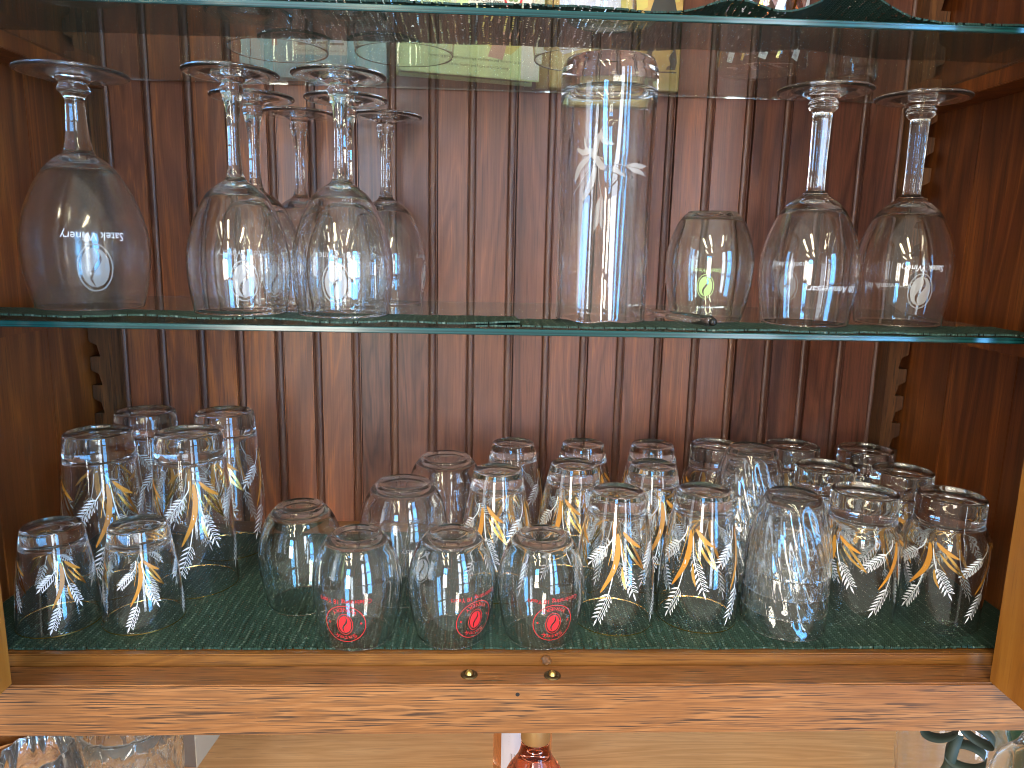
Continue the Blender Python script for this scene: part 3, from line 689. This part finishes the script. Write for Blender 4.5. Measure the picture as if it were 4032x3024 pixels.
# six clear wine glasses
t = thing('wine_glass', 'wine', 'wine glass', (0, 0, 0), 0, 'plain stemmed wine glasses')
pr, rf = goblet_profile(176, 34.5, [(7.0, 167.5), (8.4, 165.2), (8.5, 163.2), (8.0, 161.5), (6.6, 157), (4.9, 146), (4.3, 132), (4.5, 116), (5.6, 105), (7.4, 99.5)],
                        [(9.6, 97.6), (15.5, 94), (23.0, 86), (31.0, 70), (36.2, 52), (37.8, 38), (37.0, 20), (34.0, 0)], 1.05, 93)
lathe_thing(t, pr, M['glass']); logo(t, rf, -0.08, 26, M['etch'], 1.72, 'pale etched oval logo')
run(t, [(-0.1860, 0.5830, 9, 'clear wine glass in the front pair, the one nearer the frosted goblet'),
        (-0.1070, 0.5800, -3, 'clear wine glass in the front pair, the one nearer the tall etched glass')], ZML)
pv = t
for (x, y, rot, lab) in [(-0.1940, 0.6600, 25, 'clear wine glass in the middle pair, the one nearer the frosted goblet'),
        (-0.1155, 0.6560, 60, 'clear wine glass in the middle pair, behind the front glass by the tall etched one'),
        (-0.1742, 0.7365, 110, 'clear wine glass against the beadboard, the one nearer the frosted goblet'),
        (-0.0933, 0.7365, 80, 'clear wine glass against the beadboard, its bowl showing past the front pair')]:
    copy_tree(pv, (x, y, ZM+0.0004), facing(x, y)+D(rot), lab)
# two anniversary glasses with faceted stems
def facet(r, h, ph, tg):
    if tg == 'stem' and 101 < h < 158:
        a = (ph % (PI/4))-PI/8; k = min(1, (h-101)/2, (158-h)/2); return r*(1-k)+k*r*0.985*math.cos(PI/8)/math.cos(a)*1.03
    return r
def anniversary(x, y, rz, label, text_ph, logo_ph):
    t = thing('anniversary_glass', label, 'wine glass', (x, y, ZML), rz, 'anniversary wine glasses')
    pr, rf = goblet_profile(175, 34.5, [(8.8, 168), (10.4, 166.0), (10.8, 164.4), (9.8, 163.2), (10.6, 161.8), (9.4, 160.2), (7.6, 158.4), (6.9, 156.5), (6.6, 140), (6.3, 120), (6.5, 103), (7.2, 101.0), (9.4, 99.4)],
                        [(9.8, 98.2), (12.0, 96.6), (17.0, 93), (24.0, 85.5), (31.0, 71), (35.6, 55), (36.8, 43), (35.8, 24), (32.4, 0)], 1.15, 92)
    lathe_thing(t, pr, M['glass'], 64, facet); logo(t, rf, logo_ph, 28, M['etch'], 1.55, 'pale etched oval logo', M['white'])
    e = Decal(); e.text('5th Anniversary', 0, 0, 7.2, 0.35, True, None, 45); put(t, 'anniversary_lettering', [e.wrap(rf, text_ph, 31)], M['white'])
f7 = facing(0.254, 0.575); anniversary(0.254, 0.575, f7, 'anniversary wine glass with white script across its front, beside the green logo glass', D(32), D(205))
f8 = facing(0.338, 0.590); anniversary(0.338, 0.590, f8, 'anniversary wine glass with its oval logo to the front, beside the right side wall', D(195), D(22))
# tall etched glass
def flute(r, h, ph, tg):
    q = max(0.0, min(1.0, (150-h)/60))
    rr = r+(0.20*math.sin(5*ph+1)+0.20*math.sin(9*ph+0.012*h)+0.13*math.sin(17*ph+0.5)+0.06*math.sin(29*ph))*q
    if h < 6: return (rr, h+0.55*(math.sin(7*ph+0.5)+math.sin(4*ph))*(1-h/6)+0.35)
    return rr
t = thing('tall_etched_glass', 'tall straight glass with etched wheat and leaves, upturned beside the stirrer', 'glass', (0.0925, 0.578, ZML), facing(0.0925, 0.578), None)
pr, rf = cup_profile(191, [(33.2, 189.0), (35.0, 185.5), (35.8, 178), (35.6, 150), (34.9, 90), (34.6, 0)], 2.2, 20, 3.2, 6)
lathe_thing(t, pr, M['glass'], 128, flute)
d = Decal()
lw = lambda a: (lambda q: a*math.sin(PI*min(1, q*0.94+0.04))**0.8)
d.curve([(-12, 15), (-6, 19), (0, 26), (9, 28), (17, 33)], lw(4.6)); d.curve([(-20, 13), (-15, 16), (-9, 15), (-4, 16)], lw(4.2))
d.curve([(-9, 19), (-17, 26), (-21, 36)], lw(4.4)); d.curve([(-2, 0), (-1, 7), (3, 10), (8, 10.5)], lw(3.6))
d.curve([(-14, 5), (-13, 12), (-8, 20)], lw(1.6)); d.curve([(-5, 25), (-8, 38), (-14, 50)], lw(4.8)); d.curve([(-3, 24), (-2, 36), (0, 46)], 0.5)
d.curve([(-8, 17), (6, 23), (17, 25)], 0.5); d.curve([(-6, 24), (-14, 34), (-22, 45)], 0.45)
d.curve([(-6, 22), (-5, 10), (-3, 3)], lw(4.0))
for a_, b_ in (((17, 25), (32, 27)), ((0, 46), (-1, 70))):
    dx, dy = b_[0]-a_[0], b_[1]-a_[1]; an = math.atan2(dy, dx)
    for i in range(9):
        q = (a_[0]+dx*i/11, a_[1]+dy*i/11); d.grain(q, an+0.42, 10, 1.15, False); d.grain(q, an-0.42, 10, 1.15, False)
M['faint'] = M['etch'].copy(); M['faint'].node_tree.nodes['Mix Shader'].inputs[0].default_value = 0.64
put(t, 'etched_print', [d.wrap(rf, D(-4), 138, 0.2)], M['faint'])
# swizzle stick with a ball end lying on the liner
a_, b_ = Vector((0.1672, 0.5310, ZML+0.0046)), Vector((0.1290, 0.6330, ZML+0.0032))
t = thing('swizzle_stick', 'clear tapering stirrer with a dark ball tip lying on the glass shelf', 'stirrer', a_)
dv = (b_-a_); q_ = dv.to_track_quat('Z', 'X'); L_ = dv.length*1000
pr = [(0, 0.0, 'rod'), (3.2, 0.4, 'rod'), (4.0, 2.5, 'rod'), (3.9, 30, 'rod'), (3.2, L_*0.7, 'rod'), (2.4, L_-2, 'rod'), (0, L_, 'rod')]
v, f, n = lathe_parts(pr, 24)['rod']; rod = mesh_obj('rod', v, f, M['glass'], t, True); rod.rotation_mode = 'QUATERNION'; rod.rotation_quaternion = q_
g = bmesh.new(); bmesh.ops.create_uvsphere(g, u_segments=24, v_segments=16, radius=0.0030)
b = MB(); b.bm(g); b.v = [(x, y-0.0022, z-0.0004) for x, y, z in b.v]; b.build('ball_tip', M['steel'], t, True)

# ------------------------------------------------------------------ top shelf: books, glasses
def flat(root, name, mat, polys, y, label=None):
    """printed shapes on a cover: polys are lists of (x, z) metres, set a hair in front of the face at depth y"""
    v, f = [], []
    for p in polys:
        b = len(v); v += [(x, y, z) for x, z in p]; f.append(tuple(range(b, b+len(p))))
    o = mesh_obj(name, v, f, mat, root)
    if label: o['label'] = label
    return o
def words_on(root, lines, y, mat, name='lettering'):
    v, f = [], []
    for (s_, cx, cz, size, width) in lines:
        V, F = text_mesh(s_, size, 0.0); x0 = min(p[0] for p in V); x1 = max(p[0] for p in V); k = width/(x1-x0)
        b = len(v); v += [(cx+(p[0]-(x0+x1)/2)*k, y, cz+p[1]*k) for p in V]; f += [tuple(b+i for i in q) for q in F]
    return mesh_obj(name, v, f, mat, root)
def blob(cx, cz, rx, rz, n=14, wob=0.15, seed=0):
    r = random.Random(seed); return [(cx+rx*math.cos(2*PI*i/n)*(1+r.uniform(-wob, wob)), cz+rz*math.sin(2*PI*i/n)*(1+r.uniform(-wob, wob))) for i in range(n)]
def book(name, label, loc, rz, w, h, d, cover, pages=True):
    t = thing(name, label, 'book', loc, rz, None)
    MB().box(0, w, 0, 0.002, 0, h, 0.0004).build('cover', cover, t)
    MB().box(0, w, d-0.002, d, 0, h, 0.0004).build('cover', cover, t)
    MB().box(-0.0022, -0.0002, 0, d, 0, h, 0.0004).build('spine', cover, t)
    MB().box(0.001, w-0.003, 0.0022, d-0.0022, 0.003, h-0.003).build('pages', M['pages'], t); return t
ZTL = ZT+0.0006
t = book('picture_book', 'teal hardback with a cream house picture pasted on its cover', (-0.228, 0.748, ZTL), D(-4), 0.136, 0.215, 0.016, M['tealcover'])
flat(t, 'pasted_picture', M['cream'], [[(0.049, 0.020), (0.100, 0.020), (0.100, 0.066), (0.049, 0.066)]], -0.0004)
flat(t, 'house_drawing', M['lilac'], [[(0.056, 0.031), (0.095, 0.031), (0.095, 0.064), (0.056, 0.064)]], -0.0007)
win = [[(x, z), (x+0.0032, z), (x+0.0032, z+0.0055), (x, z+0.0055)] for x in (0.058, 0.0645, 0.0775, 0.084, 0.090) for z in (0.036, 0.046, 0.056)]
flat(t, 'drawn_windows', M['sepia'], win+[[(0.0695, 0.031), (0.0745, 0.031), (0.0745, 0.044), (0.0695, 0.044)], [(0.054, 0.0285), (0.097, 0.0285), (0.097, 0.0305), (0.054, 0.0305)]], -0.001)
words_on(t, [('"THE BIRTHPLACE", SAVANNAH, GA', 0.0745, 0.0225, 0.004, 0.046)], -0.0009, M['sepia'])
flat(t, 'tree_stain', M['rust'], [blob(0.032, 0.052, 0.013, 0.011, 16, 0.25, 3), [(0.029, 0.028), (0.0345, 0.028), (0.034, 0.045), (0.0305, 0.045)]], -0.0005)
flat(t, 'hinge_line', M['ink'], [[(0.0075, 0), (0.0083, 0), (0.0083, 0.215), (0.0075, 0.215)]], -0.0003)
t = book('story_book', 'pale green storybook with printed children and a line about courage', (-0.0735, 0.700, ZTL), D(14), 0.128, 0.16, 0.024, M['limecover'])
flat(t, 'meadow_print', M['olive'], [blob(0.030, 0.046, 0.016, 0.010, 14, 0.2, 1), blob(0.010, 0.050, 0.008, 0.014, 12, 0.2, 2)], -0.0004)
flat(t, 'skirt_print', M['blueink'], [[(0.047, 0.028), (0.062, 0.026), (0.059, 0.052), (0.051, 0.052)], [(0.064, 0.030), (0.072, 0.030), (0.070, 0.052), (0.066, 0.052)]], -0.0005)
flat(t, 'sun_print', M['yellowink'], [blob(0.093, 0.045, 0.021, 0.024, 20, 0.06, 4)], -0.0004)
flat(t, 'girl_print', M['pinkink'], [[(0.078, 0.018), (0.092, 0.016), (0.097, 0.034), (0.108, 0.036), (0.107, 0.039), (0.094, 0.041), (0.085, 0.036)], blob(0.088, 0.045, 0.005, 0.006, 12, 0.1, 5), [(0.0985, 0.036), (0.108, 0.040), (0.1095, 0.050), (0.1075, 0.050), (0.105, 0.042)]], -0.0006)
flat(t, 'page_panel', M['cream'], [[(0.110, 0.001), (0.127, 0.001), (0.127, 0.158), (0.110, 0.158)]], -0.0003)
words_on(t, [('Developing girls with the courage, confidence and character to be', 0.0665, 0.0140, 0.005, 0.086), ('leaders is the history and future of Girl Scouting.', 0.0660, 0.0080, 0.005, 0.064)], -0.0008, M['ink'])
t2 = words_on(t, [('First Class Award', 0.078, 0.0600, 0.006, 0.032)], -0.0008, M['ink'])
flat(t, 'award_panel', M['cream'], [[(0.0595, 0.0565), (0.109, 0.0565), (0.109, 0.10), (0.0595, 0.10)]], -0.0005)
dr_ = []
for i in range(28):
    a0, a1 = 2*PI*i/28, 2*PI*(i+1)/28; dr_.append([(0.101+r*math.cos(a), 0.0655+r*math.sin(a)) for r, a in ((0.0068, a0), (0.0088, a0), (0.0088, a1), (0.0068, a1))])
flat(t, 'emblem_ring', M['red'], dr_, -0.0008)
flat(t, 'emblem_leaf', M['olive'], [blob(0.101+dx, 0.0655+dz, 0.0026, 0.0028, 12, 0.05, 6) for dx, dz in ((-0.0023, 0), (0.0023, 0), (0, 0.0028))], -0.0009)
t = book('scrap_book', 'mottled brown scrapbook with a dark walking silhouette on its cover', (0.064, 0.7540, ZTL), 0, 0.124, 0.20, 0.014, M['mottled'])
v, f, n = lathe_parts([(0, 200, 's'), (6, 200, 's'), (6, 0, 's'), (0, 0, 's')], 20)['s']
o = mesh_obj('rolled_spine', [(x-0.0086, y+0.006, z) for x, y, z in v], f, M['goldspine'], t, True)
flat(t, 'silhouette_print', M['shadowfig'], [[(0.0905, 0.018), (0.094, 0.019), (0.0965, 0.034), (0.101, 0.048), (0.1145, 0.046), (0.1165, 0.036), (0.1125, 0.030), (0.115, 0.024), (0.1115, 0.022), (0.1105, 0.0195), (0.1195, 0.0195), (0.121, 0.026), (0.1185, 0.040), (0.1215, 0.055), (0.114, 0.085), (0.098, 0.085), (0.089, 0.056), (0.093, 0.048), (0.0915, 0.032)], [(0.088, 0.0165), (0.121, 0.0165), (0.121, 0.0178), (0.088, 0.0178)]], -0.0006)
flat(t, 'tilted_card', M['lilac'], [[(0.010, 0.030), (0.064, 0.046), (0.070, 0.052), (0.066, 0.11), (0.004, 0.10), (0.004, 0.036)]], -0.0004)
flat(t, 'figure_print', M['inkgrey'], [[(0.014, 0.042), (0.018, 0.041), (0.020, 0.062), (0.013, 0.062)], [(0.034, 0.046), (0.038, 0.046), (0.037, 0.066), (0.031, 0.066)], blob(0.050, 0.062, 0.010, 0.006, 12, 0.2, 8)], -0.0006)
words_on(t, [('the old friends and the days', 0.095, 0.0105, 0.0035, 0.044)], -0.0006, M['cream'], 'cover_script') if False else None
flat(t, 'sunlit_leaves', M['yellowink'], [blob(0.078, 0.078, 0.012, 0.014, 14, 0.25, 9), blob(0.117, 0.088, 0.006, 0.012, 12, 0.2, 10)], -0.0003)
# upturned glasses among the books
t = thing('upturned_goblet', 'goblet', 'wine glass', (-0.066, 0.6480, ZTL), 0, 'upturned goblets on the top shelf')
pr, rf = goblet_profile(176, 34.5, [(7.0, 167.5), (8.4, 165.2), (8.5, 163.2), (8.0, 161.5), (6.6, 157), (4.9, 146), (4.3, 132), (4.5, 116), (5.6, 105), (7.4, 99.5)],
                        [(9.6, 97.6), (16, 94), (25, 86), (34, 70), (40, 52), (42.5, 38), (42, 20), (40.0, 0)], 1.3, 93)
lathe_thing(t, pr, M['glass']); t['label'] = 'clear goblet upturned on the top shelf before the pale green storybook'
copy_tree(t, (-0.168, 0.6480, ZTL), 0.5, 'clear goblet upturned on the top shelf before the teal hardback')
copy_tree(t, (0.080, 0.6480, ZTL), 1.1, 'clear goblet upturned on the top shelf before the mottled scrapbook')
t = thing('striped_glass', 'rosy glass vase with slanting white and gold stripes on the top shelf', 'vase', (0.236, 0.665, ZTL), facing(0.236, 0.665))
M['pinkglass'] = glass('faint_rose_glass', (0.93, 0.80, 0.78))
st = [(0, 2, 'body'), (26, 1, 'body'), (33, 0.2, 'body'), (36, 1.5, 'body'), (37, 6, 'body'), (35, 60, 'body'), (31, 130, 'body'), (29.5, 131, 'body'), (33, 60, 'body'), (34.5, 9, 'body'), (30, 6, 'body'), (0, 5, 'body')]
lathe_thing(t, st, M['pinkglass'])
rf = radius_fn([(36.5, 2), (37, 6), (35, 60), (31, 130)])
w_, g_ = Decal(), Decal()
for i in range(8):
    x = (i-4)*28
    w_.strip([(x+0.32*k, -k) for k in range(0, 128, 6)], [6.5]*22); g_.strip([(x+12+0.32*k, -k) for k in range(0, 128, 6)], [2.2]*22)
put(t, 'white_stripe', [w_.wrap(rf, 0, 3)], M['white']); put(t, 'gold_stripe', [g_.wrap(rf, 0, 3)], M['goldshine'])
t = thing('clear_vase', 'plain clear cylinder vase at the side of the top shelf', 'vase', (0.327, 0.690, ZTL), 0)
pr, rf = cup_profile(140, [(20.5, 138.5), (21.5, 132), (22, 60), (22, 0)], 2.0, 8, 2.4)
pr = [(r, 140-h, g__) for r, h, g__ in pr]; lathe_thing(t, pr, M['glass'])

# ------------------------------------------------------------------ counter under the cabinet and what stands on it
ZC = -0.62
mb = MB().box(-1.3, 1.3, 0.25, 1.5, -0.035, 0.0, 0.003); cn = mb.build('counter', M['counter']); cn.location = (0, 0, ZC); tag(cn, 'polished honey coloured wooden counter under the cabinet', 'counter')
t = thing('fluted_vase', 'ribbed clear glass vase with a wavy flaring side below the rail', 'vase', (-0.372, 0.575, ZC))
ribs = lambda r, h, ph, tg: r*(1+0.05*math.cos(12*ph))
pr = [(0, 1, 'body'), (40, 0, 'body')]+[(r, h, 'body') for r, h in spline([(46, 3), (50, 40), (44, 100), (34, 150), (27, 190)], 6)]+[(24.5, 190, 'body')]+[(r, h, 'body') for r, h in spline([(31.6, 150), (41.6, 100), (47.6, 40), (43, 10)], 5)]+[(0, 8, 'body')]
lathe_thing(t, pr, M['wavy'], 96, ribs)
t = thing('splint_basket', 'brown woven splint basket standing behind the ribbed vase', 'basket', (-0.485, 0.715, ZC))
for k in range(7):
    h0 = 4+k*17; r0 = 56+0.21*h0+0.0
    pr = [(r0, h0, 'splint'), (r0+2.6, h0+8, 'splint'), (r0+2.8, h0+15, 'splint'), (r0+1.2, h0+16, 'splint'), (r0-0.8, h0+8, 'splint'), (r0-1.5, h0, 'splint'), (r0, h0, 'splint')]
    wv = (lambda s_: (lambda r, h, ph, tg: r+s_*1.1*math.cos(16*ph)))(1 if k % 2 else -1)
    v, f, n = lathe_parts(pr, 96, wv)['splint']; mesh_obj('splint', v, f, M['basket'], t, True)
v, f, n = lathe_parts([(0, 1, 'x'), (57, 1, 'x'), (57, 5, 'x'), (0, 5, 'x')], 48)['x']; mesh_obj('basket_bottom', v, f, M['basket'], t, False)
t = thing('diamond_cut_pitcher', 'clear pressed glass pitcher with diamond pattern below the rail', 'pitcher', (-0.330, 0.648, ZC))
def dia(r, h, ph, tg):
    if r < 31: return r
    a = (9*ph/PI+h/17.0); c = (9*ph/PI-h/17.0); q = min(abs((a % 2)-1), abs((c % 2)-1)); return r*(1-0.05*max(0, 0.28-q)/0.28)
pr = [(0, 2, 'body'), (30, 0, 'body')]+[(r, h, 'body') for r, h in spline([(38, 3), (41, 20), (43, 60), (45.5, 110), (46, 150), (45, 170)], 9)]+[(41, 170, 'body')]+[(min(42.0, 36.5+h*0.055), h, 'body') for h in (150, 120, 90, 60, 30, 12)]+[(0, 9, 'body')]
M['smoke'] = glass('greyish_pressed_glass', (0.96, 0.955, 0.92), 0.02)
veil('film_and_lift', M['smoke'], (0.7, 0.68, 0.6), 0.05); lathe_thing(t, pr, M['smoke'], 144, dia)  # pale haze put into the glass to lighten its dark refractions
t = thing('gift_box', 'cardboard box with pale side standing behind the diamond pitcher', 'box', (-0.360, 0.800, ZC), D(-6))
MB().box(-0.05, 0.028, 0.0, 0.0015, 0, 0.16).build('front_panel', M['brownbox'], t)
MB().box(0.0282, 0.0296, 0.0, 0.20, 0, 0.16).build('side_panel', M['card'], t)
MB().box(-0.05, 0.028, 0.0017, 0.20, 0.001, 0.159).build('carton', M['brownbox'], t)
def bottle(x, y, hb, label, gmat, capmat, lab_z, lab_h, r=33, paper=True, rz=0.0):
    t = thing('wine_bottle', label, 'bottle', (x, y, ZC), rz, 'bottles on the counter')
    k = hb/300.0
    o_ = spline([(r, 4), (r, 110*k), (r, 150*k), (r*0.88, 168*k), (r*0.60, 188*k), (14.4, 204*k), (13.2, 225*k), (13.0, 262*k), (13.2, 290*k)], 6)
    pr = [(0, 3, 'body'), (r-4, 0, 'body')]+[(q, h, 'body') for q, h in o_]+[(0, 290*k, 'body')]
    lathe_thing(t, pr, gmat, 48)
    cp = [(0, hb+1.5, 'cap'), (12.5, hb+1.5, 'cap'), (14.1, hb, 'cap'), (14.2, hb-14, 'cap'), (13.7, hb-15, 'cap'), (14.2, hb-16, 'cap'), (14.3, hb-56, 'cap'), (13.9, hb-57, 'cap'), (13.4, hb-56, 'cap'), (13.5, hb-10, 'cap')]
    v, f, n = lathe_parts(cp, 40)['cap']; mesh_obj('cap', v, f, capmat, t, True)
    rf = radius_fn([(q, h) for q, h in o_]); d = Decal()
    w0 = 44
    for i in range(11): d.strip([(-w0/2+w0*i/11, 0), (-w0/2+w0*i/11, lab_h)], [4.2, 4.2])
    put(t, 'paper_label', [d.wrap(rf, 0, lab_z+lab_h, 0.3)], M['paper'])
    e = Decal()
    for i in range(9): e.strip([(-14, 6+i*3.2), (random.uniform(4, 14), 6+i*3.2)], [0.7, 0.7])
    for i in range(9): e.strip([(-12+i*1.6, 42), (-12+i*1.6, 52)], [0.5+0.4*(i % 2)]*2)
    put(t, 'label_lines', [e.wrap(rf, 0, lab_z+lab_h, 0.45)], M['inkgrey']); return t
bottle(0.0580, 0.640, 208, 'pink wine bottle with a gold foil cap in front of the labelled bottle', M['rose'], M['capgold'], 20, 50, 30, True, facing(0.058, 0.64)+D(70))
bottle(0.0530, 0.745, 285, 'amber bottle with a white back label partly behind the gold capped one', M['amber'], M['capgold'], 28, 92, 33, True, facing(0.053, 0.745)-D(2))
t = thing('glass_jug', 'clear round glass jug with a green ribbon bow tied on', 'jug', (0.492, 0.665, ZC), facing(0.492, 0.665))
pr = [(0, 2, 'body'), (30, 0, 'body')]+[(r, h, 'body') for r, h in spline([(38, 4), (46, 50), (51, 100), (50, 140), (40, 175), (28, 195)], 6)]+[(26, 195, 'body')]+[(r, h, 'body') for r, h in spline([(38, 173), (47.5, 138), (48.5, 100), (43, 50), (36, 10)], 5)]+[(0, 7, 'body')]
lathe_thing(t, pr, M['wavy'], 64)
bow = thing('ribbon_bow', 'dark green curled ribbon bow on the front of the round jug', 'ribbon', (0.446, 0.600, -0.446), facing(0.492, 0.665)+PI/2)
def loop(cx, cz, rx, rz, w, a0, tilt):
    rows = [[], []]
    for i in range(29):
        a = a0+2*PI*i/28*0.93; x = rx*math.cos(a); z = rz*math.sin(a); X = cx+x*math.cos(tilt)-z*math.sin(tilt); Z = cz+x*math.sin(tilt)+z*math.cos(tilt)
        for s_, r_ in ((-1, rows[0]), (1, rows[1])): r_.append((X, -0.004+s_*w/2+0.004*math.sin(a), Z+s_*w*0.25))
    return MB().grid(rows)
for (cx, cz, rx, rz, tl) in ((-0.013, 0.012, 0.016, 0.008, 0.5), (0.016, 0.018, 0.015, 0.008, 2.7), (0.010, -0.008, 0.016, 0.009, 0.15)):
    o = loop(cx, cz, rx, rz, 0.009, 0.3, tl).build('loop', M['ribbon'], bow, True); md = o.modifiers.new('th', 'SOLIDIFY'); md.thickness = 0.0005
mb = MB().grid([[(0.002-0.0045, -0.006, 0.012), (0.002+0.0045, -0.006, 0.012)], [(-0.002-0.0045, -0.008, -0.02), (-0.002+0.0045, -0.008, -0.02)], [(-0.010-0.0045, -0.006, -0.05), (-0.010+0.0045, -0.006, -0.05)], [(-0.012-0.0045, -0.003, -0.08), (-0.012+0.0045, -0.003, -0.08)]])
o = mb.build('tail', M['ribbon'], bow, True); md = o.modifiers.new('th', 'SOLIDIFY'); md.thickness = 0.0005
t = thing('pear_decanter', 'clear pear shaped glass decanter with a round stopper beside the teal vase', 'decanter', (0.522, 0.600, ZC))
pr = [(0, 2, 'body'), (22, 0, 'body')]+[(r, h, 'body') for r, h in spline([(30, 4), (38, 60), (38, 108), (29, 146), (14, 168), (9.5, 178)], 6)]+[(7.5, 179, 'body')]+[(r, h, 'body') for r, h in spline([(12, 166), (26.5, 144), (35, 107), (35, 60), (28, 10)], 5)]+[(0, 8, 'body')]
lathe_thing(t, pr, M['glass'], 56)
pr = [(0, 172, 'stopper'), (6.5, 172, 'stopper')]+[(r, h, 'stopper') for r, h in spline([(7, 180), (9, 183), (15, 191), (17, 200), (14, 209), (6, 215)], 4)]+[(0, 216, 'stopper')]
lathe_thing(t, pr, M['glass'], 40)
t = thing('teal_vase', 'dark teal glass vase cut by the edge of the photo beside the decanter', 'vase', (0.640, 0.700, ZC))
pr = [(0, 2, 'body'), (34, 0, 'body')]+[(r, h, 'body') for r, h in spline([(40, 4), (48, 50), (50, 110), (42, 160), (46, 190)], 6)]+[(43, 190, 'body')]+[(r, h, 'body') for r, h in spline([(39, 160), (46.5, 110), (45, 50), (36, 10)], 5)]+[(0, 8, 'body')]
lathe_thing(t, pr, M['teal'], 48)
